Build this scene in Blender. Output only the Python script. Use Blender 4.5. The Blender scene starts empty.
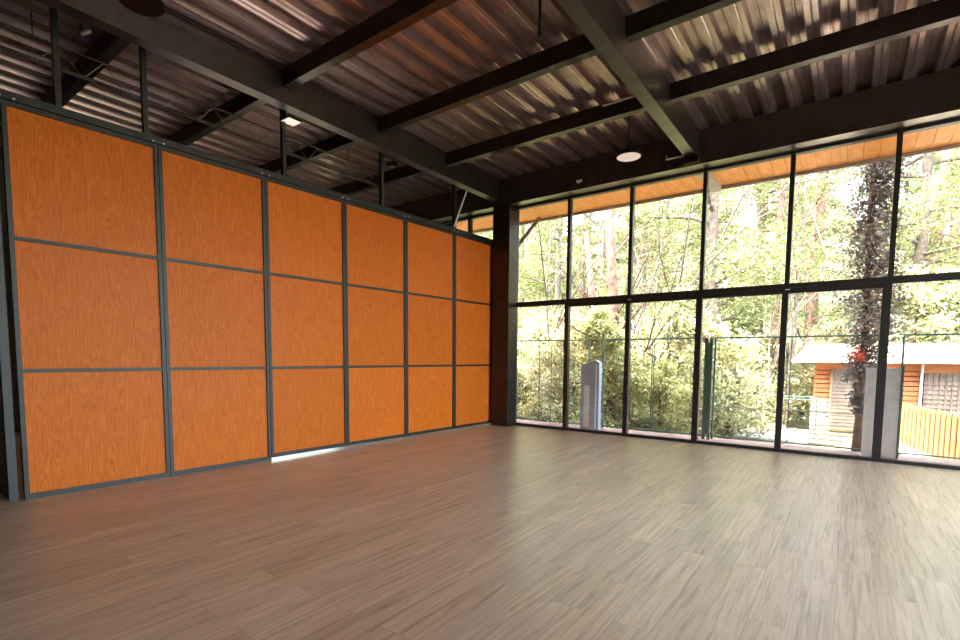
import bpy, math, random
from mathutils import Vector, Matrix
random.seed(7)
SC = bpy.context.scene
COL = SC.collection
PI = math.pi

# ------------------------------------------------------------------ materials
def new_mat(name):
    m = bpy.data.materials.new(name); m.use_nodes = True
    nt = m.node_tree; b = nt.nodes['Principled BSDF']
    return m, nt, b
def plain(name, col, rough=0.5, metal=0.0, spec=0.5, noise=0.0, nscale=8.0, bump=0.0):
    m, nt, b = new_mat(name)
    b.inputs['Roughness'].default_value = rough
    b.inputs['Metallic'].default_value = metal
    b.inputs['Specular IOR Level'].default_value = spec
    c = (*col, 1)
    b.inputs['Base Color'].default_value = c
    if noise > 0 or bump > 0:
        tc = nt.nodes.new('ShaderNodeTexCoord')
        n = nt.nodes.new('ShaderNodeTexNoise'); n.inputs['Scale'].default_value = nscale; n.inputs['Detail'].default_value = 6
        nt.links.new(tc.outputs['Object'], n.inputs['Vector'])
        if noise > 0:
            r = nt.nodes.new('ShaderNodeValToRGB')
            r.color_ramp.elements[0].position = .3; r.color_ramp.elements[1].position = .7
            r.color_ramp.elements[0].color = (*[x*(1-noise) for x in col], 1)
            r.color_ramp.elements[1].color = (*[min(1, x*(1+noise)) for x in col], 1)
            nt.links.new(n.outputs['Fac'], r.inputs['Fac']); nt.links.new(r.outputs['Color'], b.inputs['Base Color'])
        if bump > 0:
            bp = nt.nodes.new('ShaderNodeBump'); bp.inputs['Strength'].default_value = bump; bp.inputs['Distance'].default_value = .02
            nt.links.new(n.outputs['Fac'], bp.inputs['Height']); nt.links.new(bp.outputs['Normal'], b.inputs['Normal'])
    return m
def math_node(nt, op, a, b=None, v=None):
    n = nt.nodes.new('ShaderNodeMath'); n.operation = op
    if hasattr(a, 'is_linked') or hasattr(a, 'links'): nt.links.new(a, n.inputs[0])
    else: n.inputs[0].default_value = a
    if b is not None:
        if hasattr(b, 'links'): nt.links.new(b, n.inputs[1])
        else: n.inputs[1].default_value = b
    return n.outputs[0]
def mapping(nt, scale=(1,1,1), rot=(0,0,0), loc=(0,0,0), coord='Object'):
    tc = nt.nodes.new('ShaderNodeTexCoord'); mp = nt.nodes.new('ShaderNodeMapping')
    mp.inputs['Scale'].default_value = scale; mp.inputs['Rotation'].default_value = rot; mp.inputs['Location'].default_value = loc
    nt.links.new(tc.outputs[coord], mp.inputs['Vector'])
    return mp
def ramp(nt, fac, stops):
    r = nt.nodes.new('ShaderNodeValToRGB'); e = r.color_ramp.elements
    while len(e) > 1: e.remove(e[-1])
    e[0].position = stops[0][0]; e[0].color = (*stops[0][1], 1)
    for p, c in stops[1:]:
        k = e.new(p); k.color = (*c, 1)
    nt.links.new(fac, r.inputs['Fac'])
    return r.outputs['Color']
def mix(nt, fac, a, b, mode='MIX'):
    n = nt.nodes.new('ShaderNodeMix'); n.data_type = 'RGBA'; n.blend_type = mode
    if hasattr(fac, 'links'): nt.links.new(fac, n.inputs[0])
    else: n.inputs[0].default_value = fac
    for s, k in ((a, 6), (b, 7)):
        if hasattr(s, 'links'): nt.links.new(s, n.inputs[k])
        else: n.inputs[k].default_value = (*s, 1)
    return n.outputs[2]

def floor_material():
    m, nt, b = new_mat('laminate_planks')
    mp = mapping(nt, rot=(0, 0, PI/2))
    br = nt.nodes.new('ShaderNodeTexBrick')
    br.offset = .37; br.inputs['Scale'].default_value = 1
    br.inputs['Brick Width'].default_value = 1.25; br.inputs['Row Height'].default_value = .19
    br.inputs['Mortar Size'].default_value = .0012; br.inputs['Mortar Smooth'].default_value = .3
    br.inputs['Color1'].default_value = (0, 0, 0, 1); br.inputs['Color2'].default_value = (1, 1, 1, 1); br.inputs['Mortar'].default_value = (.5, .5, .5, 1)
    nt.links.new(mp.outputs[0], br.inputs['Vector'])
    # grain streaks along the planks, shifted per plank
    mp2 = mapping(nt, scale=(34, 1.7, 1))
    va = nt.nodes.new('ShaderNodeVectorMath'); va.operation = 'ADD'
    sc = nt.nodes.new('ShaderNodeVectorMath'); sc.operation = 'SCALE'; sc.inputs['Scale'].default_value = 37.0
    nt.links.new(br.outputs['Color'], sc.inputs[0])
    nt.links.new(mp2.outputs[0], va.inputs[0]); nt.links.new(sc.outputs[0], va.inputs[1])
    n = nt.nodes.new('ShaderNodeTexNoise'); n.inputs['Scale'].default_value = 1; n.inputs['Detail'].default_value = 7; n.inputs['Roughness'].default_value = .65; n.inputs['Distortion'].default_value = .6
    nt.links.new(va.outputs[0], n.inputs['Vector'])
    mp3 = mapping(nt, scale=(7, .8, 1))
    n3 = nt.nodes.new('ShaderNodeTexNoise'); n3.inputs['Scale'].default_value = 1; n3.inputs['Detail'].default_value = 4
    va3 = nt.nodes.new('ShaderNodeVectorMath'); va3.operation = 'ADD'
    nt.links.new(mp3.outputs[0], va3.inputs[0]); nt.links.new(sc.outputs[0], va3.inputs[1]); nt.links.new(va3.outputs[0], n3.inputs['Vector'])
    g = ramp(nt, n.outputs['Fac'], [(.30, (.31, .180, .100)), (.42, (.47, .300, .180)), (.52, (.58, .385, .245)), (.60, (.60, .41, .27)), (.78, (.68, .50, .35))])
    g2 = ramp(nt, n3.outputs['Fac'], [(.3, (.80, .77, .75)), (.7, (1.1, 1.1, 1.1))])
    c = mix(nt, .8, g, g2, 'MULTIPLY')
    pv = ramp(nt, br.outputs['Color'], [(0, (.86, .85, .84)), (1, (1.1, 1.1, 1.1))])
    c = mix(nt, .8, c, pv, 'MULTIPLY')
    c = mix(nt, br.outputs['Fac'], c, (.26, .18, .12))
    nt.links.new(c, b.inputs['Base Color'])
    rr = ramp(nt, n3.outputs['Fac'], [(.3, (.30,)*3), (.7, (.38,)*3)])
    nt.links.new(rr, b.inputs['Roughness'])
    b.inputs['Specular IOR Level'].default_value = 1.0
    bp = nt.nodes.new('ShaderNodeBump'); bp.inputs['Strength'].default_value = .05; bp.inputs['Distance'].default_value = .002
    nt.links.new(n.outputs['Fac'], bp.inputs['Height']); nt.links.new(bp.outputs['Normal'], b.inputs['Normal'])
    return m
def oak_material():
    m, nt, b = new_mat('varnished_oak_veneer')
    oi = nt.nodes.new('ShaderNodeObjectInfo')
    mp = mapping(nt, scale=(1, 9, .8))
    va = nt.nodes.new('ShaderNodeVectorMath'); va.operation = 'ADD'
    cb = nt.nodes.new('ShaderNodeCombineXYZ')
    r = math_node(nt, 'MULTIPLY', oi.outputs['Random'], 40.0)
    nt.links.new(r, cb.inputs['Y']); nt.links.new(r, cb.inputs['Z'])
    nt.links.new(mp.outputs[0], va.inputs[0]); nt.links.new(cb.outputs[0], va.inputs[1])
    n = nt.nodes.new('ShaderNodeTexNoise'); n.inputs['Scale'].default_value = 1.1; n.inputs['Detail'].default_value = 3; n.inputs['Distortion'].default_value = .5
    nt.links.new(va.outputs[0], n.inputs['Vector'])
    # cathedral figure: contour bands of the stretched noise
    fr = math_node(nt, 'MULTIPLY', n.outputs['Fac'], 30.0)
    pp = math_node(nt, 'PINGPONG', fr, 1.0)
    mpf = mapping(nt, scale=(1, 120, 5))
    nf = nt.nodes.new('ShaderNodeTexNoise'); nf.inputs['Scale'].default_value = 1; nf.inputs['Detail'].default_value = 4; nf.inputs['Roughness'].default_value = .7
    vf = nt.nodes.new('ShaderNodeVectorMath'); vf.operation = 'ADD'
    nt.links.new(mpf.outputs[0], vf.inputs[0]); nt.links.new(cb.outputs[0], vf.inputs[1]); nt.links.new(vf.outputs[0], nf.inputs['Vector'])
    base = ramp(nt, pp, [(0, (.49, .108, .010)), (.5, (.545, .130, .012)), (1, (.60, .158, .018))])
    fine = ramp(nt, nf.outputs['Fac'], [(.33, (.66, .58, .52)), (.5, (.96, .95, .94)), (.7, (1.12, 1.12, 1.12))])
    c = mix(nt, .75, base, fine, 'MULTIPLY')
    tone = ramp(nt, oi.outputs['Random'], [(0, (.92, .9, .88)), (1, (1.06, 1.06, 1.08))])
    c = mix(nt, .8, c, tone, 'MULTIPLY')
    nt.links.new(c, b.inputs['Base Color'])
    b.inputs['Roughness'].default_value = .45
    b.inputs['Specular IOR Level'].default_value = .12
    b.inputs['Coat Weight'].default_value = .0; b.inputs['Coat Roughness'].default_value = .3
    return m
def deck_material():
    m, nt, b = new_mat('dark_metal_deck')
    mp = mapping(nt, scale=(30, .25, 1))
    n = nt.nodes.new('ShaderNodeTexNoise'); n.inputs['Scale'].default_value = 1; n.inputs['Detail'].default_value = 5
    nt.links.new(mp.outputs[0], n.inputs['Vector'])
    mp2 = mapping(nt, scale=(5, 5, 5))
    n2 = nt.nodes.new('ShaderNodeTexNoise'); n2.inputs['Scale'].default_value = 1; n2.inputs['Detail'].default_value = 8; n2.inputs['Roughness'].default_value = .7
    nt.links.new(mp2.outputs[0], n2.inputs['Vector'])
    c = ramp(nt, n.outputs['Fac'], [(.3, (.36, .288, .268)), (.55, (.43, .345, .325)), (.75, (.52, .42, .395))])
    c2 = ramp(nt, n2.outputs['Fac'], [(.35, (.78, .70, .68)), (.65, (1.1, 1.03, 1.01))])
    c = mix(nt, .8, c, c2, 'MULTIPLY')
    nt.links.new(c, b.inputs['Base Color'])
    b.inputs['Roughness'].default_value = .28; b.inputs['Metallic'].default_value = .85
    return m
def steel_material(name, col, rough=.5):
    return plain(name, col, rough, 0.1, .5, noise=.25, nscale=6, bump=.05)
def glass_material():
    m = bpy.data.materials.new('clear_glass'); m.use_nodes = True
    nt = m.node_tree; nt.nodes.clear()
    out = nt.nodes.new('ShaderNodeOutputMaterial'); mx = nt.nodes.new('ShaderNodeMixShader')
    t = nt.nodes.new('ShaderNodeBsdfTransparent'); t.inputs['Color'].default_value = (.95, .965, .955, 1)
    g = nt.nodes.new('ShaderNodeBsdfGlossy'); g.inputs['Roughness'].default_value = .02; g.inputs['Color'].default_value = (1, 1, 1, 1)
    f = nt.nodes.new('ShaderNodeFresnel'); f.inputs['IOR'].default_value = 1.5
    nt.links.new(f.outputs[0], mx.inputs[0]); nt.links.new(t.outputs[0], mx.inputs[1]); nt.links.new(g.outputs[0], mx.inputs[2])
    nt.links.new(mx.outputs[0], out.inputs[0])
    return m
def foliage_material(name, dark, mid, lite, transl=.35):
    m = bpy.data.materials.new(name); m.use_nodes = True
    nt = m.node_tree; b = nt.nodes['Principled BSDF']; out = nt.nodes['Material Output']
    oi = nt.nodes.new('ShaderNodeObjectInfo')
    mp = mapping(nt, scale=(1, 1, 1))
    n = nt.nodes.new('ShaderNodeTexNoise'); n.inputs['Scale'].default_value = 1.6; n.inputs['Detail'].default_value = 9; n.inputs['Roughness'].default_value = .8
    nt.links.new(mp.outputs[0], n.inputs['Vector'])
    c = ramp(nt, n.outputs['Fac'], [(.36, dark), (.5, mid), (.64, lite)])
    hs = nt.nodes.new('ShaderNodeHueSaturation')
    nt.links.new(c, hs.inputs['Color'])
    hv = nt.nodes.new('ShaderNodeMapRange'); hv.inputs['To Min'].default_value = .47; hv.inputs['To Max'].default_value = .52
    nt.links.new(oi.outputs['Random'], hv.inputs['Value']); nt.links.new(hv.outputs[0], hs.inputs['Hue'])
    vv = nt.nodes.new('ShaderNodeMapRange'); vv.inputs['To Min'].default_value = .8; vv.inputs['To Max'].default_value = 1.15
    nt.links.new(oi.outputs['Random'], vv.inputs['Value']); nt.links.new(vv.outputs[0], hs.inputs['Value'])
    nt.links.new(hs.outputs[0], b.inputs['Base Color'])
    b.inputs['Roughness'].default_value = .6
    tr = nt.nodes.new('ShaderNodeBsdfTranslucent'); nt.links.new(hs.outputs[0], tr.inputs['Color'])
    mx = nt.nodes.new('ShaderNodeMixShader'); mx.inputs[0].default_value = transl
    nt.links.new(b.outputs[0], mx.inputs[1]); nt.links.new(tr.outputs[0], mx.inputs[2]); nt.links.new(mx.outputs[0], out.inputs[0])
    return m
def board_material(name, c0, c1, scale=(5, .6, 5), width=.2, axis=0):
    m, nt, b = new_mat(name)
    mp = mapping(nt, scale=scale)
    n = nt.nodes.new('ShaderNodeTexNoise'); n.inputs['Scale'].default_value = 2; n.inputs['Detail'].default_value = 6; n.inputs['Distortion'].default_value = 1
    nt.links.new(mp.outputs[0], n.inputs['Vector'])
    c = ramp(nt, n.outputs['Fac'], [(.3, c0), (.7, c1)])
    nt.links.new(c, b.inputs['Base Color']); b.inputs['Roughness'].default_value = .6
    return m
def emis(name, col, strength):
    m, nt, b = new_mat(name)
    b.inputs['Base Color'].default_value = (*col, 1)
    b.inputs['Emission Color'].default_value = (*col, 1); b.inputs['Emission Strength'].default_value = strength
    return m
def hill_material():
    m, nt, b = new_mat('hillside_undergrowth')
    mp = mapping(nt)
    n = nt.nodes.new('ShaderNodeTexNoise'); n.inputs['Scale'].default_value = 1.3; n.inputs['Detail'].default_value = 12; n.inputs['Roughness'].default_value = .8
    nt.links.new(mp.outputs[0], n.inputs['Vector'])
    c = ramp(nt, n.outputs['Fac'], [(.34, (.05, .04, .025)), (.45, (.16, .16, .06)), (.55, (.34, .31, .16)), (.66, (.55, .46, .33))])
    nt.links.new(c, b.inputs['Base Color']); b.inputs['Roughness'].default_value = .9
    bp = nt.nodes.new('ShaderNodeBump'); bp.inputs['Strength'].default_value = 1; bp.inputs['Distance'].default_value = .3
    nt.links.new(n.outputs['Fac'], bp.inputs['Height']); nt.links.new(bp.outputs['Normal'], b.inputs['Normal'])
    return m

M = dict(
    floor=floor_material(), oak=oak_material(), deck=deck_material(), glass=glass_material(), hill=hill_material(),
    beam=plain('dark_painted_steel', (.10, .083, .072), .32, .85, .6, noise=.2, nscale=5),
    purlin=plain('dark_cross_beam_steel', (.060, .050, .045), .32, .85, .6, noise=.2, nscale=5),
    frame=plain('black_aluminium', (.014, .011, .009), .42),
    pframe=plain('dark_green_grey_aluminium', (.013, .013, .010), .5, .1),
    rod=plain('bare_grey_steel', (.22, .20, .18), .4, .6),
    truss=plain('grey_brown_truss_steel', (.07, .055, .045), .45, .3),
    darkwood=plain('dark_maroon_laminate', (.035, .016, .013), .3, noise=.3, nscale=3),
    black=plain('black_plastic', (.007, .006, .006), .5, 0, .15),
    white=plain('white_painted_metal', (.62, .60, .56), .5),
    lens=emis('high_bay_diffuser', (.80, .68, .62), .06),
    flood=emis('floodlight_face', (1, .93, .78), .09),
    soffit=board_material('orange_pine_boards', (.72, .25, .050), (.90, .37, .09), (6, 1.2, 6)),
    fascia=plain('grey_fascia_metal', (.35, .30, .27), .5),
    wall=plain('warm_plaster', (.62, .56, .50), .9, noise=.1),
    darkwall=plain('darkened_plaster', (.09, .075, .065), .9, noise=.1),
    concrete=plain('pale_concrete', (.40, .36, .32), .9, noise=.2, nscale=3),
    yard=plain('dry_grass_yard', (.20, .17, .11), .95, noise=.3, nscale=2),
    soil=plain('reddish_soil', (.30, .17, .115), .95, noise=.4, nscale=3, bump=.4),
    green=plain('green_painted_fence_steel', (.06, .12, .08), .5),
    wire=plain('green_fence_wire', (.10, .15, .10), .6),
    metalblue=plain('blue_grey_sheet_metal', (.27, .32, .40), .45, noise=.08),
    palesheet=plain('pale_grey_sheet', (.56, .53, .50), .6, noise=.1),
    bark=plain('reddish_pine_bark', (.17, .085, .055), .9, noise=.5, nscale=7, bump=.8),
    darkbark=plain('grey_brown_bark', (.10, .070, .05), .9, noise=.5, nscale=9, bump=.8),
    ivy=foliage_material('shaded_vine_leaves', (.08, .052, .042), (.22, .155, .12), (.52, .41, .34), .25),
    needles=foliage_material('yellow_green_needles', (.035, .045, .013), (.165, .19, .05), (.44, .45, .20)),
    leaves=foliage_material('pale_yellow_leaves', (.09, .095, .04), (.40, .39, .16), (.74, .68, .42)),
    red=foliage_material('red_bracts', (.55, .03, .03), (.75, .06, .06), (.85, .15, .12), .3),
    cabinroof=plain('cream_sheet_roofing', (.46, .40, .29), .6, noise=.04),
    cedar=board_material('orange_cedar_siding', (.36, .10, .03), (.52, .17, .055), (1, 4, 8)),
    whitelog=plain('cream_painted_logs', (.56, .49, .36), .7, noise=.06),
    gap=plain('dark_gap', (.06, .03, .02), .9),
    cglass=plain('grey_curtained_glass', (.22, .19, .16), .25, noise=.25, nscale=6),
    picket=plain('yellow_picket_wood', (.50, .24, .08), .7, noise=.15, nscale=5),
    lattice=plain('brown_lattice', (.22, .13, .09), .8),
    roof=plain('grey_roofing', (.30, .30, .30), .8),
    brace=plain('brown_painted_brace', (.26, .15, .10), .6),
)

# ------------------------------------------------------------------ mesh helper
class MB:
    def __init__(s): s.v = []; s.f = []
    def box(s, x0, x1, y0, y1, z0, z1):
        b = len(s.v)
        s.v += [(x0,y0,z0),(x1,y0,z0),(x1,y1,z0),(x0,y1,z0),(x0,y0,z1),(x1,y0,z1),(x1,y1,z1),(x0,y1,z1)]
        for q in ((0,3,2,1),(4,5,6,7),(0,1,5,4),(1,2,6,5),(2,3,7,6),(3,0,4,7)): s.f.append(tuple(b+i for i in q))
        return s
    def tube(s, pts, rad, n=8, cap=True):
        pts = [Vector(p) for p in pts]
        if not isinstance(rad, (list, tuple)): rad = [rad]*len(pts)
        up = Vector((.123, .31, .94)); b0 = len(s.v)
        for i, p in enumerate(pts):
            d = (pts[min(i+1, len(pts)-1)] - pts[max(i-1, 0)])
            if d.length < 1e-9: d = Vector((0, 0, 1))
            d.normalize()
            a = d.cross(up)
            if a.length < .05: a = d.cross(Vector((1, 0, 0)))
            a.normalize(); c = d.cross(a)
            for k in range(n):
                t = 2*PI*k/n
                s.v.append(tuple(p + (a*math.cos(t)+c*math.sin(t))*rad[i]))
        for i in range(len(pts)-1):
            for k in range(n):
                k2 = (k+1) % n
                s.f.append((b0+i*n+k, b0+i*n+k2, b0+(i+1)*n+k2, b0+(i+1)*n+k))
        if cap:
            s.f.append(tuple(b0+k for k in range(n))[::-1]); s.f.append(tuple(b0+(len(pts)-1)*n+k for k in range(n)))
        return s
    def lathe(s, prof, cx=0, cy=0, n=32):
        b0 = len(s.v)
        for r, z in prof:
            for k in range(n):
                t = 2*PI*k/n; s.v.append((cx+r*math.cos(t), cy+r*math.sin(t), z))
        for i in range(len(prof)-1):
            for k in range(n):
                k2 = (k+1) % n; s.f.append((b0+i*n+k, b0+i*n+k2, b0+(i+1)*n+k2, b0+(i+1)*n+k))
        s.f.append(tuple(b0+k for k in range(n))[::-1]); s.f.append(tuple(b0+(len(prof)-1)*n+k for k in range(n)))
        return s
    def prism(s, poly, y0, y1):   # poly in (x, z), extruded along y
        b = len(s.v); n = len(poly)
        s.v += [(x, y0, z) for x, z in poly] + [(x, y1, z) for x, z in poly]
        s.f.append(tuple(range(b, b+n))); s.f.append(tuple(range(b+2*n-1, b+n-1, -1)))
        for i in range(n): j = (i+1) % n; s.f.append((b+i, b+n+i, b+n+j, b+j))
        return s
    def build(s, name, mat, parent=None, bevel=0, smooth=False, loc=None):
        me = bpy.data.meshes.new(name); me.from_pydata(s.v, [], s.f); me.materials.append(mat)
        if smooth:
            for p in me.polygons: p.use_smooth = True
        me.update()
        o = bpy.data.objects.new(name, me); COL.objects.link(o)
        if parent is not None: o.parent = parent
        if loc: o.location = loc
        if bevel:
            bm = o.modifiers.new('bevel', 'BEVEL'); bm.width = bevel; bm.segments = 2; bm.limit_method = 'ANGLE'
        return o
def tag(o, label=None, cat=None, group=None, kind=None):
    if label: o['label'] = label
    if cat: o['category'] = cat
    if group: o['group'] = group
    if kind: o['kind'] = kind
    return o
def empty(name, loc=(0,0,0), rz=0):
    o = bpy.data.objects.new(name, None); COL.objects.link(o); o.location = loc; o.rotation_euler = (0, 0, rz); o.empty_display_size = .1
    return o
def kids(o): return [c for c in COL.objects if c.parent == o]
def copy_tree(o, ch=None):
    c = o.copy(); COL.objects.link(c)
    for k in (ch if ch is not None else kids(o)):
        d = k.copy(); COL.objects.link(d); d.parent = c
    return c
def struct(o): o['kind'] = 'structure'; return o

# ------------------------------------------------------------------ key dimensions
D = 8.78                      # window wall plane
ZT = 4.41; ZM = 2.46
DECK = 4.93; PUR = 4.72; GIR = 4.53; HDR = 4.43
BAY = 1.193; X0 = -5.59

# ------------------------------------------------------------------ setting: floor, ceiling, walls
struct(MB().box(-11.9, 6.1, -5, 8.88, -.30, 0).build('floor', M['floor']))
# fluted steel deck
mb = MB(); xs = -11.85; P = .305; n = 0; prof = []
while xs < 6.1:
    prof += [(xs, DECK), (xs+.055, DECK), (xs+.065, DECK+.009), (xs+.075, DECK), (xs+.125, DECK), (xs+.145, DECK+.075),
             (xs+.20, DECK+.075), (xs+.21, DECK+.066), (xs+.225, DECK+.066), (xs+.235, DECK+.075), (xs+.285, DECK+.075)]
    xs += P
ny = 2
for k, yy in enumerate((-5, 8.86)):
    mb.v += [(x, yy, z) for x, z in prof]
N = len(prof)
for i in range(N-1): mb.f.append((i, i+1, N+i+1, N+i))
struct(mb.build('ceiling', M['deck']))
struct(MB().box(-12.1, 6.3, -6.2, 10.22, 5.02, 5.2).build('roof', M['roof']))
struct(MB().box(-12.05, -11.9, -5, 5.2, -.3, 5.02).box(-12.05, -11.9, 5.2, 8.9, -.3, .03).box(-12.05, -11.9, 5.2, 8.9, 1.1, 5.02).build('wall_left', M['darkwall']))  # low opening is added, out of view, to send light under the partition
# solid back wall behind the camera, made dark so beam faces reflect black
struct(MB().box(-12.05, 6.25, -5.15, -5, -.3, 5.02).build('wall_back', M['darkwall']))
mb = MB()
mb.box(6.1, 6.25, -5, 8.9, -.3, .03); mb.box(6.1, 6.25, -5, 8.9, 4.6, 5.02)
for y in (1.6, 3.8, 6.0, 8.83): mb.box(6.1, 6.2, y, y+.07, .03, 4.6)
mb.box(6.1, 6.25, -5, 1.6, .03, 4.6)
struct(mb.build('wall_right', M['darkwall']))

# ------------------------------------------------------------------ glazed wall
FY0, FY1 = 8.73, 8.83
def pane(parent, x0, x1, z0, z1, name='pane'):
    return MB().box(x0, x1, 8.775, 8.785, z0, z1).build(name, M['glass'], parent)
wn = 1; dn = 1
last = 8
for k in range(-5, last+1):
    xa = X0 + k*BAY; xb = xa + BAY
    if xa < -11.8: continue
    # upper window of this bay: its left mullion, head and sill
    mb = MB()
    mb.box(xa-.030, xa+.030, FY0, FY1, ZM+.045, ZT)
    mb.box(xa+.024, xb-.024, FY0, FY1, ZT-.03, ZT+.04)
    mb.box(xa-.024, xb-.024, FY0-.01, FY1, ZM-.005, ZM+.06)
    w = struct(mb.build('window_%d' % wn, M['frame'])); wn += 1
    pane(w, xa+.024, xb-.024, ZM+.06, ZT-.03)
    if k < 0: tag(w, kind='structure')
    if 1 <= k <= 4:     # glazed door leaf with thicker head and stiles
        lw = {1: .038, 2: .036, 3: .050, 4: .040}[k]; rw = {1: .036-.01, 2: .030, 3: .030, 4: .060}[k]
        mb = MB()
        mb.box(xa-lw-.012, xa+.03, FY0-.01, FY1-.01, 0, ZM-.005)
        mb.box(xb-rw, xb-.014, FY0+.005, FY1-.01, .0, ZM-.005)
        mb.box(xa+.02, xb-rw, FY0, FY1-.01, ZM-.085, ZM-.005)
        mb.box(xa+.02, xb-rw, FY0, FY1-.01, 0, .05)
        w = struct(mb.build('door_%d' % dn, M['frame'])); dn += 1
        pane(w, xa+.02, xb-rw, .05, ZM-.085)
        if k in (2, 4):
            h = MB().box(xa-.01, xa+.05, FY0-.022, FY0-.01, ZM-.035, ZM-.022).build('latch', M['white'], w)
            tag(h, label='small bright metal latch')
    else:
        lw = .024 if k != 5 else .075
        mb = MB()
        mb.box(xa-lw, xa+.024, FY0, FY1, 0, ZM-.005)
        mb.box(xa+.024, xb-.024, FY0, FY1, ZM-.035, ZM-.005)
        mb.box(xa+.024, xb-.024, FY0, FY1, 0, .05)
        w = struct(mb.build('window_%d' % wn, M['frame'])); wn += 1
        pane(w, xa+.024, xb-.024, .05, ZM-.035)

# header girder above the glazing
hb = MB().box(-11.9, 6.1, 8.46, 8.66, HDR, DECK).box(-11.9, 6.1, 8.44, 8.74, HDR-.015, HDR)
tag(hb.build('header_beam', M['beam']), 'deep black steel header beam running above the glazed wall', 'beam')
struct(MB().box(-11.9, 6.1, 8.74, 8.88, ZT+.04, 5.02).build('trim_1', M['frame']))

# ------------------------------------------------------------------ ceiling beams
def girder(x0, x1, label, y1=8.46, z=GIR, y0=-5):
    r = empty('steel_girder', ((x0+x1)/2, 4, z))
    w = (x1-x0)/2
    MB().box(-w, w, y0-4, y1-4, .0, .012).build('bottom_flange', M['beam'], r)
    MB().box(-w+.004, w-.004, y0-4, y1-4, .012, DECK-z).build('web', M['beam'], r)
    tag(r, label, 'beam', kind=None)
    return r
girder(-5.98, -5.82, 'long dark steel roof girder running over the wood panelled partition to the corner column')
g = girder(-2.215, -2.05, 'long dark steel roof girder crossing the middle of the ceiling to the window wall', z=4.50)
bp = MB().box(-.10, .10, 4.30, 4.40, -.055, 0).box(-.11, .11, 4.30, 4.312, -.10, .04).build('end_bracket', M['beam'], g)
places = {2.22: 'farthest from the windows', 3.77: 'third from the windows', 5.32: 'second from the windows', 6.88: 'nearest the windows'}
def purlin(x0, x1, y, label):
    r = empty('steel_cross_beam', ((x0+x1)/2, y, PUR)); h = (x1-x0)/2
    MB().box(-h, h, -.055, .055, 0, .012).build('bottom_flange', M['purlin'], r)
    MB().box(-h, h, -.05, .05, .012, DECK-PUR).build('web', M['purlin'], r)
    tag(r, label, 'beam', 'cross beams under the metal deck')
for y, t in places.items():
    purlin(-9.6, -5.98, y, 'dark steel cross beam behind the partition, %s' % t)
    if y > 3: purlin(-5.82, -2.215, y, 'black steel cross beam between the two long girders, %s' % t)
    if y > 5: purlin(-2.05, 1.55, y, 'black steel cross beam beyond the middle girder, %s' % t)
struct(girder(-9.76, -9.6, None)); struct(girder(1.55, 1.72, None, z=4.50))
for o in list(COL.objects):
    if o.name.startswith('steel_girder') and o.get('label') is None:
        o['label'] = 'dark steel roof girder over the far side hall' if o.location.x < 0 else 'dark steel roof girder out beyond the middle bay'
        o['category'] = 'beam'

# ------------------------------------------------------------------ corner column
c = empty('steel_column', (-5.73, 8.57, 0))
MB().box(-.20, .20, -.15, .15, .012, HDR-.015).build('shaft', M['purlin'], c, bevel=.006)
MB().box(-.215, .215, -.165, .165, 0, .012).build('base_plate', M['beam'], c)
tag(c, 'black square steel column in the corner between partition and windows', 'column')

# ------------------------------------------------------------------ movable partition
DEL = .0448
FX, FY = -6.02, 8.58; PW = 1.225
ZP0, ZP1, ZP2, ZP3 = .0, 1.4*.886, 1.4*1.7704, 3.667
def part_pt(s): return (FX - math.sin(DEL)*s, FY - math.cos(DEL)*s)
names6 = ['nearest the corner column', 'second from the corner column', 'third from the corner column',
          'fourth from the corner column', 'second from the near end of the wall', 'at the near end of the wall']
def panel(i, gap):
    x, y = part_pt(PW*(i+1))
    r = empty('partition_panel', (x, y, 0), -DEL)   # local +y runs towards the column
    z0 = gap; fw = .040; lo = fw if i < 5 else 0
    MB().box(-.035, .035, lo-fw+.003, lo, z0, ZP3+.045).build('frame_stile', M['pframe'], r)
    MB().box(-.035, .035, PW-fw, PW-.003, z0, ZP3+.045).build('frame_stile', M['pframe'], r)
    for z, h0, h1 in ((z0, 0, .05), (ZP1, -.018, .018), (ZP2, -.018, .018), (ZP3, 0, .045)):
        MB().box(-.033, .033, lo, PW-fw, z+h0, z+h1).build('frame_rail', M['pframe'], r)
    zz = [(z0+.05, ZP1-.018), (ZP1+.018, ZP2-.018), (ZP2+.018, ZP3)]
    for a, b in zz:
        MB().box(-.014, .014, lo, PW-fw, a, b).build('wood_board', M['oak'], r)
    tag(r, 'tall partition panel of three orange oak boards in a dark frame, ' + names6[i], 'partition panel')
    return r
for i in range(6): panel(i, 0.0 if i > 3.5 else .03)
# head track carried by hanger posts
x, y = part_pt(PW*6+.08)
r = empty('partition_track', (x, y, 0), -DEL)
MB().box(-.06, .06, 0, PW*6+.3, ZP3+.048, ZP3+.085).build('lower_rail', M['pframe'], r)
MB().box(-.045, .045, 0, PW*6+.3, ZP3+.092, ZP3+.125).build('upper_rail', M['pframe'], r)
MB().box(-.02, .02, 0, PW*6+.3, ZP3+.08, ZP3+.095).build('web', M['black'], r)
for i in range(0, 7):
    for dy in (-.05, .05):
        yy = .08+PW*i+dy
        if yy > 0: MB().box(.058, .066, yy-.008, yy+.008, ZP3+.055, ZP3+.07).build('screw', M['white'], r)
tag(r, 'dark overhead track running along the top of the wood partition', 'track')
posts = [(1.62, 'nearest the viewer'), (2.36, 'second from the near end'), (3.97, 'beside the small floodlight'), (5.64, 'second from the windows'), (7.37, 'nearest the windows')]
for yy, t in posts:
    s = (FY-yy)/math.cos(DEL); x, y = part_pt(s)
    p = MB().box(-.032, .032, -.024, .024, 0, DECK-ZP3-.125).build('hanger_post', M['pframe'])
    p.location = (x, y, ZP3+.125); p.rotation_euler[2] = -DEL
    tag(p, 'dark steel hanger post rising from the partition track, ' + t, 'post')
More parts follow.
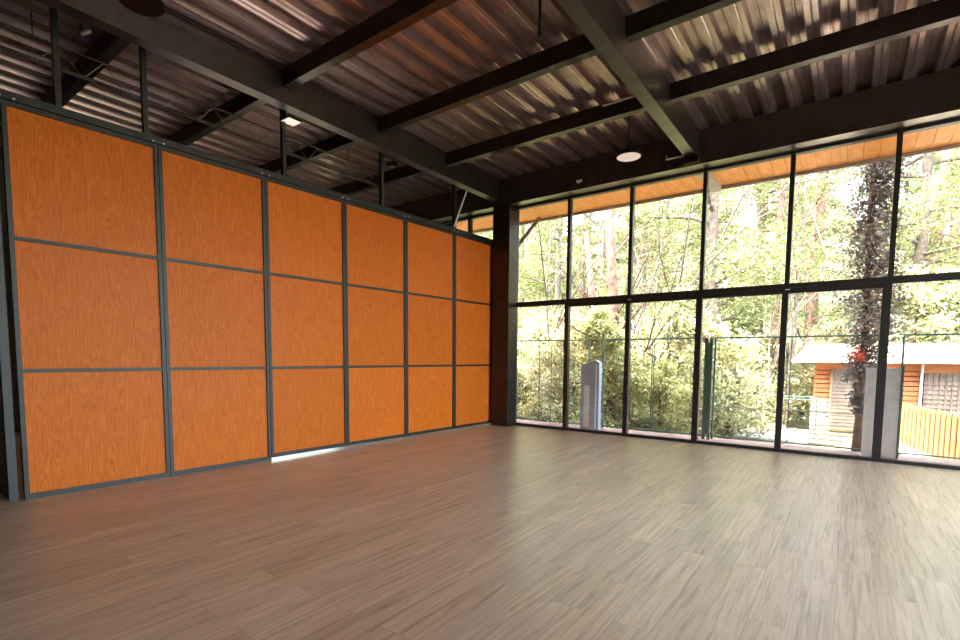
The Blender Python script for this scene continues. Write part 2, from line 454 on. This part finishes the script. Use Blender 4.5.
b = MB().tube([(-6.0, 7.66, 4.56), (-6.0+.0, 7.28, ZP3+.13)], .014, 8).build('diagonal_rod', M['white'])
tag(b, 'thin bright diagonal brace rod above the partition near the corner', 'brace rod')
b = MB().tube([(-6.06, 7.40, 4.3), (-6.06, 7.34, ZP3+.13)], .010, 8)
# end panel turned away at the near end
x, y = part_pt(PW*6+.09)
r = empty('end_panel', (x-.04, y-.02, 0))
for k in range(2):
    MB().box(-1.2*(k+1)+.03, -1.2*k-.03, -.014, .014, .06, ZP1-.018).build('lower_board', M['darkwood'], r)
    MB().box(-1.2*(k+1)+.03, -1.2*k-.03, -.014, .014, ZP1+.018, ZP3-.045).build('upper_board', M['darkwood'], r)
for k in range(3): MB().box(-1.2*k-.03, -1.2*k+.03 , -.033, .033, .0, ZP3).build('frame_stile', M['pframe'], r)
for z0, z1 in ((0.01, .06), (ZP1-.018, ZP1+.018), (ZP3-.045, ZP3)): MB().box(-2.4, 0, -.03, .03, z0, z1).build('frame_rail', M['pframe'], r)
tag(r, 'dark maroon panel turned away from the near end of the wood partition', 'partition panel')

# ------------------------------------------------------------------ lattice truss behind the partition
r = empty('lattice_truss', (-7, 4, 4.45))
xa, xb = 0, -.16
def lz(z): return z-4.45
L0, L1 = -3.2, 2.5
for nm, xx, zz in (('lower_chord', 0, 0.0), ('upper_chord', 0, .25), ('rear_chord', -.24, .13)):
    MB().tube([(xx, L0, zz), (xx, L1, zz)], .011, 6).build(nm, M['truss'], r)
st = (L1-L0)/14
for k in range(14):
    y0 = L0+k*st; ym = y0+st/2; y1 = y0+st
    for (p, q) in (((0, y0, 0), (0, ym, .25)), ((0, ym, .25), (0, y1, 0)), ((0, y0, 0), (-.24, ym, .13)), ((-.24, ym, .13), (0, y1, 0))):
        MB().tube([p, q], .006, 5).build('lattice_bar', M['rod'], r)
for yy in (-2.39, 1.68): MB().tube([(-.01, yy, .24), (-.01, yy, DECK-4.45+.05)], .008, 6).build('hanger', M['truss'], r)
tag(r, 'open triangular lattice truss hanging behind the top of the partition', 'truss')

# ------------------------------------------------------------------ lamps and small fittings
def highbay(loc, label, mat, top):
    r = empty('high_bay_lamp', loc)
    MB().lathe([(.06, .10), (.10, .09), (.135, .06), (.165, .03), (.17, .01), (.168, 0), (.160, .002)]).build('housing', M['black'], r)
    MB().lathe([(.158, -.004), (.158, .003)]).build('lens', M[mat], r)
    MB().tube([(0, 0, .09), (0, 0, .15)], .028, 12).build('driver', M['black'], r)
    MB().tube([(0, 0, .15), (.02, 0, .2), (-.015, 0, .25), (.0, 0, top-loc[2])], .006, 6).build('hanging_cord', M['black'], r)
    tag(r, label, 'lamp')
    return r
highbay((-2.63, 7.01, 4.2), 'round white high bay lamp hanging near the window header', 'lens', DECK)
highbay((-4.87, 1.83, 4.3), 'round black unlit high bay lamp at the top edge of the ceiling', 'black', DECK)
r = empty('floodlight', (-6.13, 4.03, 4.5))
MB().box(-.10, .10, -.10, .10, 0, .03).build('housing', M['black'], r, bevel=.004)
tag(MB().box(-.09, .09, -.09, .09, -.006, 0).build('light_face', M['flood'], r), label='pale glowing square light face')
MB().box(-.015, .015, -.10, -.08, .03, .10).build('bracket', M['black'], r)
MB().box(-.03, .15, -.10, -.085, .09, .10).build('bracket_arm', M['black'], r)
tag(r, 'small square floodlight with pale face fixed beside the partition girder', 'floodlight')
r = empty('spotlight', (-6.03, 5.76, 4.46), .4)
MB().box(-.07, .07, -.05, .05, -.05, .03).build('housing', M['black'], r, bevel=.004)
MB().box(.0, .02, -.01, .01, .03, .075).build('bracket', M['black'], r)
tag(r, 'small black spotlight under the partition girder, past the floodlight', 'spotlight')
r = empty('cylinder_spotlight', (-6.05, 1.75, 4.45))
MB().tube([(0, 0, 0), (.05, .06, .04)], .022, 12).build('housing', M['rod'], r)
MB().box(-.01, .01, -.01, .01, .0, .085).build('stem', M['black'], r)
tag(r, 'tiny grey cylinder spotlight under the girder at the near end', 'spotlight')
p = MB().tube([(0, 0, 0), (0, 0, DECK+.07-4.3)], .012, 8).tube([(0, 0, -.01), (0, 0, .012)], .022, 8).build('drop_rod', M['black'])
p.location = (-2.28-.12, 4.11, 4.3)
tag(p, 'thin black rod hanging straight down beside the middle girder', 'rod')
p = MB().tube([(-2.52, 8.36, 4.56), (-2.24, 8.36, 4.56)], .014, 8).tube([(-2.52, 8.36, 4.55), (-2.52, 8.36, 4.62)], .008, 6).build('conduit', M['white'])
tag(p, 'short pale conduit on the header beam beside the middle girder', 'conduit')
p = MB().tube([(-2.95, 6.818, 4.90), (-2.45, 6.818, 4.90)], .014, 8).build('conduit', M['white'])
tag(p, 'short pale conduit along the cross beam above the round white lamp', 'conduit')
p = MB().tube([(-4.08, 8.40, 4.55), (-3.98, 8.34, 4.52)], .016, 8).box(-4.1, -4.06, 8.40, 8.46, 4.53, 4.57).build('emergency_light', M['white'])
tag(p, 'tiny pale fitting on the header beam toward the corner column', 'light fitting')

# ------------------------------------------------------------------ outside: eave, terrace, fence
mb = MB(); x = -12
k = 0
while x < 6.2:
    dz = random.uniform(-.002, .002)
    if not (.80 < x < .95): mb.box(x+.003, x+.197, 8.9, 10.18, 4.56+dz, 4.59+dz)
    x += .2; k += 1
struct(mb.build('trim_2', M['soffit']))
struct(MB().box(-12, 6.2, 8.9, 10.2, 4.60, 4.62).build('trim_3', M['gap']))
struct(MB().box(-12, 6.2, 10.18, 10.22, 4.50, 5.02).build('trim_4', M['fascia']))
rb = MB().box(-2.215, -2.05, 8.89, 10.16, 4.46, 4.60).build('rafter_end', M['fascia'])
tag(rb, 'pale beam end crossing under the orange eave boards outside', 'beam')
p = MB().tube([(-6.45, 9.9, 3.79), (-5.70, 9.9, 4.50)], .045, 8).build('eave_brace', M['brace'])
tag(p, 'brown diagonal brace holding the eave outside the corner pane', 'brace')

# ground: terrace strip, slope and wooded hill in one terrain
def gz(x, y):
    if y < 10.6: return -.16
    side = min(1, max(0, (x+2.2)/1.6))             # cabin side stays high
    t = min(1, (y-10.6)/5)
    low = -.16-2.6*t; high = -.16-.5*min(1, (y-10.6)/2.5)
    z = low*(1-side)+high*side
    if y > 16:
        u = y-16; z += .30*u*(1-side)+ (.22*max(0, u-5))*side
        z += .0018*u*u
    return z + .12*math.sin(x*1.3+y*.7)*min(1, max(0, (y-16)/6))
mb = MB(); xs = [-60+1.5*i for i in range(80)]; ys = [8.88, 9.6, 10.6, 11.4, 12.2, 13.1, 14, 15, 16] + [17+1.5*i for i in range(40)]
for y in ys:
    for x in xs: mb.v.append((x, y, gz(x, y)))
nx = len(xs)
for j in range(len(ys)-1):
    for i in range(nx-1): mb.f.append((j*nx+i, j*nx+i+1, (j+1)*nx+i+1, (j+1)*nx+i))
struct(mb.build('hillside_ground', M['hill'], smooth=True))
struct(MB().box(-40, 40, -40, -6.4, -.5, -.2).box(6.3, 40, -6.4, 8.8, -.5, -.2).box(-40, -13, -6.4, 8.8, -.5, -.2).build('yard_ground', M['yard']))
struct(MB().box(-12, 8, 8.89, 10.55, -.30, -.14).build('terrace', M['soil']))

def fence(x0, x1, verts, label, mid=None):
    y = 10.3; z0 = -.13; z1 = 1.80
    r = empty('fence_section', ((x0+x1)/2, y, z0)); cx = (x0+x1)/2
    h = z1-z0
    MB().tube([(x0-cx, 0, h), (x1-cx, 0, h)], .016, 8).build('top_rail', M['green'], r)
    MB().tube([(x0-cx, 0, .06), (x1-cx, 0, .06)], .014, 8).build('bottom_rail', M['green'], r)
    for xx in (x0, x1): MB().tube([(xx-cx, 0, 0), (xx-cx, 0, h)], .018, 8).build('end_post', M['green'], r)
    for xx in verts: MB().tube([(xx-cx, 0, .06), (xx-cx, 0, h)], .010, 6).build('upright_bar', M['green'], r)
    if mid is not None: MB().tube([(x0-cx, 0, mid-z0), (x1-cx, 0, mid-z0)], .008, 6).build('mid_rail', M['green'], r)
    mb = MB(); xx = x0+.06
    while xx < x1-.02: mb.box(xx-cx-.0011, xx-cx+.0011, -.001, .001, .06, h); xx += .075
    zz = .15
    while zz < h: mb.box(x0-cx, x1-cx, -.001, .001, zz-.0011, zz+.0011); zz += .15
    mb.build('wire_mesh', M['wire'], r)
    tag(r, label, 'fence', 'green fence sections on the terrace edge')
fence(-9.2, -6.98, [-8.4, -7.7], 'green tube fence section hidden mostly by the partition and column')
fence(-6.9, -4.62, [-5.88, -5.56], 'green tube fence section beside the corner column')
fence(-4.29, -2.24, [-3.25, -3.21], 'green tube fence section between the blue-grey cabinet and the double posts')
fence(-2.07, .42, [-1.0, -.84], 'green tube fence section ending at the vine-covered trunk', .5)
fence(.66, 3.0, [1.6, 2.4], 'green tube fence section in front of the picket fence')
r = empty('gate_post_pair', (-2.16, 10.26, -.14))
MB().box(-.085, -.03, -.03, .03, 0, 1.93).build('post', M['green'], r)
MB().box(.01, .055, -.03, .03, 0, 1.93).build('post', M['green'], r)
MB().box(-.03, .01, -.012, .012, .1, 1.85).build('filler_strip', M['wire'], r)
tag(r, 'pair of thick green posts standing where two fence sections meet', 'post')
# blue-grey cabinet with sloped top and recessed panel
r = empty('utility_cabinet', (-4.49, 10.12, -.14))
mb = MB(); mb.prism([(-.21, 0), (.21, 0), (.21, 1.44), (.12, 1.50), (-.21, 1.38)], -.07, .07)
mb.build('body', M['metalblue'], r, bevel=.006)
MB().box(-.13, .0, -.076, -.069, .05, .95).build('recessed_panel', M['palesheet'], r)
MB().box(.13, .16, -.085, -.069, .02, 1.40).build('edge_strip', M['white'], r)
tag(r, 'tall blue-grey sheet metal cabinet with a sloped top outside the doors', 'cabinet')
r = empty('leaning_sheet', (.43, 10.15, -.14))
mb = MB(); x = -.22
while x < .21: mb.box(x, x+.045, -.012, .012, 0, 1.42); mb.box(x+.045, x+.055, -.004, .008, 0, 1.42); x += .055
mb.build('ribbed_sheet', M['palesheet'], r)
MB().box(.215, .25, -.02, .02, 0, 1.46).build('green_edge_post', M['green'], r)
tag(r, 'pale grey ribbed sheet standing upright beside the thick mullion outside', 'sheet')

# ------------------------------------------------------------------ cabin
cb = empty('cabin', (-.76, 16, -1.6))
CX, CY, CZ = -.76, 16, -1.6
def cbox(mb, x0, x1, y0, y1, z0, z1): return mb.box(x0-CX, x1-CX, y0-CY, y1-CY, z0-CZ, z1-CZ)
mb = MB(); cbox(mb, -.72, 7, 16.06, 19.5, -1.6, 1.5); mb.build('wall_core', M['gap'], cb)
mb = MB(); z = .30
while z < 1.3:
    cbox(mb, -.76, -.40, 15.99+random.uniform(0, .015), 16.1, z+.012, z+.105)
    cbox(mb, .32, 1.36, 15.99, 16.1, z+.012, z+.105)
    z += .118
cbox(mb, -.76, 1.36, 15.98, 16.1, 1.17, 1.34); cbox(mb, 1.36, 7, 15.98, 16.1, 1.10, 1.34)
mb.build('siding', M['cedar'], cb)
mb = MB(); z = -1.6
while z < .28:
    a = z; mb.tube([(-.80-CX, 16.05-CY, z+.06-CZ), (.95-CX, 16.05-CY, z+.06-CZ)], .058, 10)
    if z < .1 or True: pass
    z += .125
cbox(mb, .95, 7, 16.0, 16.1, -1.6, .28)
mb.build('log_wall', M['whitelog'], cb)
w = MB(); cbox(w, -.40, -.36, 15.94, 16.02, -.38, 1.17); cbox(w, .28, .32, 15.94, 16.02, -.38, 1.17); cbox(w, -.40, .32, 15.94, 16.02, 1.13, 1.17); cbox(w, -.40, .32, 15.92, 16.02, -.40, -.36)
wf = w.build('window_frame', M['brace'], cb)
w = MB(); cbox(w, -.36, .28, 15.95, 15.97, -.36, 1.13); w.build('window_glass', M['cglass'], cb)
mb = MB()
for i in range(9): xx = -.32+.07*i; cbox(mb, xx, xx+.008, 15.93, 15.945, -.36, 1.13)
for i in range(16): zz = -.30+.09*i; cbox(mb, -.36, .28, 15.93, 15.945, zz, zz+.008)
mb.build('window_grille', M['lattice'], cb)
mb = MB(); cbox(mb, 1.45, 7, 15.95, 15.99, -.6, 1.10); mb.build('dark_opening', M['cglass'], cb)
mb = MB()
for i in range(50): xx = 1.5+.11*i; cbox(mb, xx, xx+.02, 15.92, 15.95, -.6, 1.10)
for i in range(15): zz = -.5+.11*i; cbox(mb, 1.45, 7, 15.92, 15.95, zz, zz+.02)
mb.build('lattice_screen', M['lattice'], cb)
mb = MB(); mb.tube([(1.39-CX, 15.9-CY, -.6-CZ), (1.39-CX, 15.9-CY, 1.34-CZ)], .03, 8); mb.build('drain_pipe', M['palesheet'], cb)
mb = MB(); b = 0
mb.v += [(-1.28-CX, 15.55-CY, 1.37-CZ), (7.2-CX, 15.55-CY, 1.37-CZ), (7.2-CX, 18.0-CY, 1.86-CZ), (-1.0-CX, 18.0-CY, 1.86-CZ),
         (-1.28-CX, 15.55-CY, 1.33-CZ), (7.2-CX, 15.55-CY, 1.33-CZ), (7.2-CX, 18.0-CY, 1.82-CZ), (-1.0-CX, 18.0-CY, 1.82-CZ)]
mb.f += [(0,1,2,3),(7,6,5,4),(0,4,5,1),(1,5,6,2),(2,6,7,3),(3,7,4,0)]
mb.build('roof', M['cabinroof'], cb)
tag(cb, 'low cabin with cream roof, orange siding and cream log base outside', 'cabin')
# bright concrete apron and railing by the cabin
struct(MB().box(-2.3, -.8, 13.9, 16.3, -1.0, -.52).build('apron', M['concrete']))
r = empty('side_railing', (-1.3, 14.4, -.52))
for z in (.95, 1.02): MB().tube([(-.85, 0, z), (.7, 0, z)], .014, 6).build('rail', M['green'], r)
for x in (-.85, .0, .7): MB().tube([(x, 0, 0), (x, 0, 1.02)], .016, 6).build('post', M['green'], r)
tag(r, 'low double rail standing on the concrete beside the cabin', 'railing')
# picket fence running away to the cabin
ax, ay = 1.02, 15.87; bx, by = 2.2, 10.7
ln = math.hypot(bx-ax, by-ay); npk = 23
r = empty('picket_fence', (ax, ay, -.62), math.atan2(by-ay, bx-ax))
for i in range(npk):
    s = ln*i/(npk-1)
    MB().box(s-.072, s+.072, -.012, .012, 0, 1.0+random.uniform(-.02, .02)).build('picket', M['picket'], r, bevel=.008)
MB().box(0, ln, .014, .03, .04, .94).build('gap_shade_board', M['gap'], r)  # added dark board, its colour stands in for shade between the pickets
tag(r, 'wooden picket fence with wide upright boards in front of the cabin', 'fence')
pr_ = MB().box(0, ln, -.30, .30, 0, .06).build('kerb', M['concrete'])
pr_.location = (ax-.10, ay-.05, -.70); pr_.rotation_euler[2] = math.atan2(by-ay, bx-ax)
tag(pr_, 'pale concrete kerb under the picket fence', 'kerb')
s_ = MB().box(.45, 5, 10.7, 15.3, -.75, -.66).build('lower_path', M['soil']); struct(s_)

# ------------------------------------------------------------------ vegetation
def leaf_cloud(mb, centers, rng, size, n):
    for (c, rad) in centers:
        c = Vector(c)
        for _ in range(n):
            d = Vector((rng.gauss(0, 1), rng.gauss(0, 1), rng.gauss(0, 1)*.7))
            d = d * (rad*.55)
            p = c+d
            a = Vector((rng.uniform(-1, 1), rng.uniform(-1, 1), rng.uniform(-.6, 1))).normalized()
            b = a.cross(Vector((rng.uniform(-1, 1), rng.uniform(-1, 1), rng.uniform(-1, 1)))).normalized()
            l = size[0]*rng.uniform(.6, 1.3); w = size[1]*rng.uniform(.7, 1.3)
            i = len(mb.v)
            mb.v += [tuple(p-b*w*.5), tuple(p+a*l*.5+b*w*.15), tuple(p+a*l), tuple(p+a*l*.5-b*w*.9)]
            mb.f.append((i, i+1, i+2, i+3))
def make_tree(name, rng, height, crown0, spread, nb, leaf, nleaf, trunk_r, bark, leafmat, lean=(0, 0), droop=.1):
    r = empty(name)
    tp = []; rr = []
    for k in range(9):
        t = k/8
        tp.append((lean[0]*t+rng.uniform(-.08, .08)*height*.06, lean[1]*t+rng.uniform(-.08, .08)*height*.06, height*t)); rr.append(trunk_r*(1-.85*t)+.01)
    tp[0] = (0, 0, -.3)
    tm = MB().tube(tp, rr, 8)
    centers = []
    for i in range(nb):
        t = crown0+(1-crown0)*(i+.5)/nb
        k = min(7, int(t*8)); u = t*8-k
        base = Vector(tp[k]).lerp(Vector(tp[k+1]), u)
        ang = rng.uniform(0, 2*PI); L = spread*(1-.72*(t-crown0)/(1-crown0))*rng.uniform(.6, 1.15)
        pts = [base]; d = Vector((math.cos(ang), math.sin(ang), rng.uniform(-.1, .35)))
        p = base.copy()
        for j in range(4):
            d = (d+Vector((rng.uniform(-.25, .25), rng.uniform(-.25, .25), rng.uniform(-.2, .2)-droop*.3))).normalized()
            p = p+d*L/4; pts.append(p.copy())
            if j >= 1:
                centers.append((tuple(p), L*.26+.15))
                for _ in range(2):
                    e = Vector((rng.uniform(-1, 1), rng.uniform(-1, 1), rng.uniform(-.3, .4)))*L*.25
                    centers.append((tuple(p+e), L*.20+.1))
                    tm.tube([tuple(p), tuple(p+e)], [.014+trunk_r*.05, .006], 4, False)
        tm.tube([tuple(q) for q in pts], [trunk_r*.34, trunk_r*.26, trunk_r*.19, trunk_r*.12, .012], 5, False)
    tm.build('trunk', bark, r, smooth=True)
    lm = MB(); leaf_cloud(lm, centers, rng, leaf, nleaf)
    lm.build('foliage', leafmat, r)
    return r
rng = random.Random(11)
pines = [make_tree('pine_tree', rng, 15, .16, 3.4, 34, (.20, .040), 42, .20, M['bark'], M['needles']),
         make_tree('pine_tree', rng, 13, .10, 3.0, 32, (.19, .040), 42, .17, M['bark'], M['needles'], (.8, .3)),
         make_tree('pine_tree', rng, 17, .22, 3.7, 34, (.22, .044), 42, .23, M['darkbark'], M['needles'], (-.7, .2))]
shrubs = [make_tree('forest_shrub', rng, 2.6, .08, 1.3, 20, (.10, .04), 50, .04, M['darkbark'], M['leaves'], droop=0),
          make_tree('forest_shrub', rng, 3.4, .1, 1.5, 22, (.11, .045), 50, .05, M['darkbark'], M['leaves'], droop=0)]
pk = [kids(p) for p in pines]; sk = [kids(p) for p in shrubs]
used = set()
def put(protos, pkids, i, x, y, rz, sc, label, cat, group):
    src = protos[i]
    if (id(src)) not in used:
        used.add(id(src)); o = src
    else: o = copy_tree(src, pkids[i])
    o.location = (x, y, gz(x, y)); o.rotation_euler = (0, 0, rz); o.scale = (sc, sc, sc)
    for k in ('label', 'category', 'group'):
        if k in o: del o[k]
    tag(o, label, cat, group)
    return o
PL = 'yellow-green pine tree in the sunny forest beyond the fence'
cnt = 0
for row, (y, step) in enumerate(((17.5, .17), (22, .13), (27, .11), (33, .09), (40, .08))):
    t = -.86
    while t < .24:
        tt = t+rng.uniform(-.02, .02); yy = y+rng.uniform(-1.5, 1.5)
        t += step
        if tt*yy > -2.6 and yy < 20.5: continue
        gapk = .55 if (yy > 24 and (-.60 < tt < -.47 or -.36 < tt < -.30)) else 1
        put(pines, pk, rng.randrange(3), tt*yy, yy, rng.uniform(0, 6.28), rng.uniform(.75, 1.1)*(1.15 if y > 30 else .95)*gapk, PL, 'tree', 'pines beyond the fence')
        cnt += 1
SL = 'pale yellow-green leafy shrub among the trees beyond the fence'
for y, step in ((12.4, .085), (14.2, .085), (16.5, .08), (20, .08)):
    t = -.74
    while t < .14:
        tt = t+rng.uniform(-.02, .02); yy = y+rng.uniform(-.6, .6); t += step
        if tt*yy > -2.5 and yy < 18: continue
        put(shrubs, sk, rng.randrange(2), tt*yy, yy, rng.uniform(0, 6.28), rng.uniform(.8, 1.25)*(1.3 if y > 16 else 1), SL, 'shrub', 'forest shrubs')
        cnt += 1
print('TREES', cnt)
# distinctive trunks near the fence
def trunk_tree(name, pts, rads, branches, bark, label, leafc=(), leafmat=None, leaf=(.14, .035), nleaf=80):
    r = empty(name, pts[0]); o = Vector(pts[0])
    m = MB().tube([tuple(Vector(p)-o) for p in pts], rads, 10)
    for b in branches: m.tube([tuple(Vector(p)-o) for p in b[0]], b[1], 6, False)
    m.build('trunk', bark, r, smooth=True)
    if leafc:
        lm = MB(); leaf_cloud(lm, [(tuple(Vector(c)-o), q) for c, q in leafc], rng, leaf, nleaf); lm.build('foliage', leafmat or M['needles'], r)
    tag(r, label, 'tree')
    return r
def ry(t, y): return t*y
trunk_tree('pine_tree', [(-5.15, 12.8, -1.5), (-5.10, 12.8, .5), (-5.02, 12.8, 2), (-5.2, 12.8, 4), (-5.45, 12.9, 6.5), (-5.6, 13, 9)], [.17, .15, .13, .12, .10, .05],
    [([(-5.02, 12.8, 2.0), (-4.5, 12.7, 2.5), (-3.9, 12.7, 3.2)], [.04, .03, .015]), ([(-5.1, 12.8, 3.2), (-5.7, 12.8, 3.9), (-6.3, 12.9, 4.2)], [.04, .03, .012]),
     ([(-5.2, 12.8, 4), (-4.7, 12.9, 4.6), (-4.1, 12.9, 4.8)], [.035, .025, .01])], M['bark'],
    'reddish bare pine trunk standing just behind the blue-grey cabinet', [((-5.7, 12.9, 6), .9), ((-5.2, 12.9, 6.8), 1), ((-6.4, 12.9, 4.3), .5), ((-4.0, 12.8, 4.9), .5), ((-5.6, 13, 8.5), 1.2)])
trunk_tree('pine_tree', [(-6.1, 13.5, -1.8), (-6.05, 13.5, 0), (-5.9, 13.5, 1.6), (-6.0, 13.5, 3), (-6.3, 13.6, 5)], [.19, .17, .14, .11, .06],
    [([(-6.0, 13.5, 1.4), (-6.5, 13.5, 2.2), (-7.1, 13.5, 2.6)], [.05, .03, .012])], M['bark'],
    'pinkish pine trunk just beside the blue-grey cabinet, toward the column', [((-6.3, 13.6, 4.5), .9), ((-7.1, 13.5, 2.7), .5)])
trunk_tree('bent_tree', [(-4.02, 14, -2), (-4.02, 14, -.6), (-4.12, 14, .3), (-4.08, 14, 1.0), (-4.35, 14, 1.45), (-4.75, 14, 1.65)], [.10, .09, .075, .06, .045, .02],
    [([(-4.08, 14, 1.0), (-3.95, 14, 1.6), (-4.1, 14, 2.3)], [.05, .035, .015]), ([(-4.02, 14, -.9), (-4.3, 14, -.4), (-4.45, 14, .0)], [.05, .035, .015])], M['darkbark'],
    'slender bent grey tree in the middle of the doors, behind the fence', [((-4.1, 14, 2.4), .5)], M['leaves'])
trunk_tree('leaning_tree', [(-2.95, 12.3, -1.4), (-2.85, 12.3, -.2), (-2.72, 12.3, .9), (-2.7, 12.35, 2.0)], [.20, .15, .10, .04],
    [], M['bark'], 'stout brown trunk tapering up behind the double green posts', [((-2.7, 12.3, 2.2), .5)], M['leaves'])
trunk_tree('twisted_shrub', [(-2.35, 13.5, -1.2), (-2.32, 13.5, .1), (-2.15, 13.5, .7), (-2.35, 13.5, 1.5)], [.10, .09, .06, .02],
    [([(-2.32, 13.5, .1), (-1.9, 13.5, .5), (-1.6, 13.5, .8)], [.05, .03, .012]), ([(-2.25, 13.5, .3), (-2.6, 13.5, 1.0), (-2.7, 13.5, 1.7)], [.05, .03, .012])], M['darkbark'],
    'dark twisted shrub with forked stem just past the double green posts', [((-2.3, 13.5, 1.5), .5), ((-1.6, 13.5, .9), .4), ((-2.7, 13.5, 1.7), .4)], M['leaves'])
trunk_tree('forked_pine', [(2.55, 29, -1), (2.6, 29, 4), (2.7, 29, 8), (2.9, 29, 12)], [.30, .27, .22, .08],
    [([(2.6, 29, 5), (3.3, 29, 7), (3.6, 29, 10)], [.2, .16, .05])], M['bark'],
    'far forked pine trunk above the cabin roof, past the vine-covered tree', [((2.9, 29, 11.5), 1.5), ((3.6, 29, 10), 1.3)])
# thin leafless trees in front of the undergrowth
def bare_tree(x, y, h, seed, label):
    g = random.Random(seed); m = MB()
    def grow(p, d, L, rad, depth):
        pts = [p]; q = Vector(p)
        for j in range(4):
            d = (d+Vector((g.uniform(-.28, .28), g.uniform(-.28, .28), g.uniform(-.1, .18)))).normalized()
            q = q+d*L/4; pts.append(tuple(q))
            if depth < 3 and j >= 1:
                for _ in range(1 if depth else 2):
                    e = (d+Vector((g.uniform(-1, 1), g.uniform(-1, 1), g.uniform(-.1, .7)))).normalized()
                    grow(tuple(q), e, L*g.uniform(.4, .65), rad*.5, depth+1)
        m.tube(pts, [rad, rad*.85, rad*.7, rad*.55, rad*.35], 6 if depth < 2 else 4, False)
    grow((0, 0, -.2), Vector((g.uniform(-.15, .15), 0, 1)), h, .055, 0)
    o = m.build('bare_tree', M['darkbark'], smooth=True); o.location = (x, y, gz(x, y))
    tag(o, label, 'tree')
bare_tree(-7.6, 13.0, 6.5, 1, 'thin leafless tree behind the fence beside the corner column')
bare_tree(-6.55, 14.5, 8.0, 2, 'thin leafless tree showing through the second bay of glass from the column')
bare_tree(-4.75, 14.1, 4.6, 3, 'thin leafless tree behind the fence near the bent grey tree')
bare_tree(-3.45, 13.6, 5.0, 4, 'low leafless branching tree close to the stout brown trunk')
bare_tree(-2.6, 15.0, 7.5, 5, 'tall leafless branching tree past the double green posts')
bare_tree(-1.9, 17.5, 7.0, 6, 'thin leafless tree rising beside the cabin roof end')
# vine covered tree beside the terrace
vt = empty('vine_covered_tree', (.17, 10.55, -.2))
MB().tube([(0, 0, 0), (0, 0, .8), (.0, 0, 2), (-.02, 0, 3.6), (0, 0, 6.5)], [.095, .06, .05, .05, .05], 10).build('trunk', M['bark'], vt, smooth=True)
br = MB()
for k in range(26):
    z = .9+k*.18; a = rng.uniform(0, 6.28)
    br.tube([(0, 0, z), (.15*math.cos(a), .12*math.sin(a), z+.12), (.30*math.cos(a), .2*math.sin(a), z+.1)], [.014, .010, .004], 4, False)
br.build('twigs', M['darkbark'], vt)
lm = MB(); cs = []
z = .75
while z < 6.4:
    w = .12 if z < 1.2 else .30
    if z < 1.9: w *= .8
    for _ in range(4): cs.append(((rng.uniform(-w, w)*.8+(.03 if z > 2 else 0), rng.uniform(-.1, .1), z), w*.7))
    z += .14
leaf_cloud(lm, cs, rng, (.055, .036), 95)
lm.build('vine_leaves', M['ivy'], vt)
tag(vt, 'tall slim tree wrapped in dark vines standing at the terrace edge', 'tree')
pf = empty('red_flowering_plant', (.05, 10.36, 1.25))
lm = MB(); leaf_cloud(lm, [((0, 0, .28), .11), ((.05, 0, .18), .07)], rng, (.07, .03), 40); lm.build('red_bracts', M['red'], pf)
MB().tube([(.12, .15, -.2), (.08, .08, .05), (0, 0, .28)], .006, 5).build('stem', M['darkbark'], pf)
tag(pf, 'small cluster of red flowers in front of the vine-covered trunk', 'flower')

# ------------------------------------------------------------------ light
w = bpy.data.worlds.new('World'); SC.world = w; w.use_nodes = True
nt = w.node_tree; bg = nt.nodes['Background']
sky = nt.nodes.new('ShaderNodeTexSky'); sky.sky_type = 'NISHITA'; sky.sun_disc = False
sky.sun_elevation = math.radians(62); sky.sun_rotation = math.radians(200); sky.air_density = 1.2; sky.dust_density = 2.5; sky.ozone_density = 1.5
hs = nt.nodes.new('ShaderNodeHueSaturation'); hs.inputs['Saturation'].default_value = .85
wm = nt.nodes.new('ShaderNodeMix'); wm.data_type = 'RGBA'; wm.blend_type = 'MULTIPLY'; wm.inputs[0].default_value = 1; wm.inputs[7].default_value = (1, .985, .96, 1)
nt.links.new(sky.outputs[0], hs.inputs['Color']); nt.links.new(hs.outputs[0], wm.inputs[6]); nt.links.new(wm.outputs[2], bg.inputs['Color']); bg.inputs['Strength'].default_value = .75
sd = bpy.data.lights.new('sun', 'SUN'); sd.energy = 3.4; sd.angle = math.radians(.6); sd.color = (1, .95, .86)
so = bpy.data.objects.new('sun', sd); COL.objects.link(so)
dirv = Vector((.30, .35, -1.0)).normalized()      # travels towards +x, +y and down
so.rotation_euler = dirv.to_track_quat('-Z', 'Y').to_euler(); so.location = (0, 0, 20)

# ------------------------------------------------------------------ camera
f, cx, cy, ya, pi_, ro = 499.725, 480, 395.05, -.6364, -.0754, .0073
cyw, sy = math.cos(ya), math.sin(ya); cp, sp = math.cos(pi_), math.sin(pi_); cr, sr = math.cos(ro), math.sin(ro)
fwd = Vector((sy*cp, cyw*cp, sp)); r0 = Vector((cyw, -sy, 0)); u0 = r0.cross(fwd)
R_ = cr*r0+sr*u0; U_ = -sr*r0+cr*u0
cd = bpy.data.cameras.new('camera'); cd.sensor_width = 36; cd.sensor_fit = 'HORIZONTAL'; cd.lens = f*36/960
cd.shift_x = -(cx-480)/960; cd.shift_y = (cy-320)/960; cd.clip_start = .05; cd.clip_end = 500
co = bpy.data.objects.new('camera', cd); COL.objects.link(co)
mw = Matrix((R_, U_, -fwd)).transposed().to_4x4(); mw.translation = Vector((0, 0, 1.4)); co.matrix_world = mw
SC.camera = co
SC.view_settings.view_transform = 'Standard'; SC.view_settings.look = 'None'; SC.view_settings.gamma = 1
SC.view_settings.use_curve_mapping = False; SC.view_settings.exposure = 2.82
SC.cycles.max_bounces = 10; SC.cycles.diffuse_bounces = 6; SC.cycles.glossy_bounces = 4; SC.cycles.transparent_max_bounces = 16
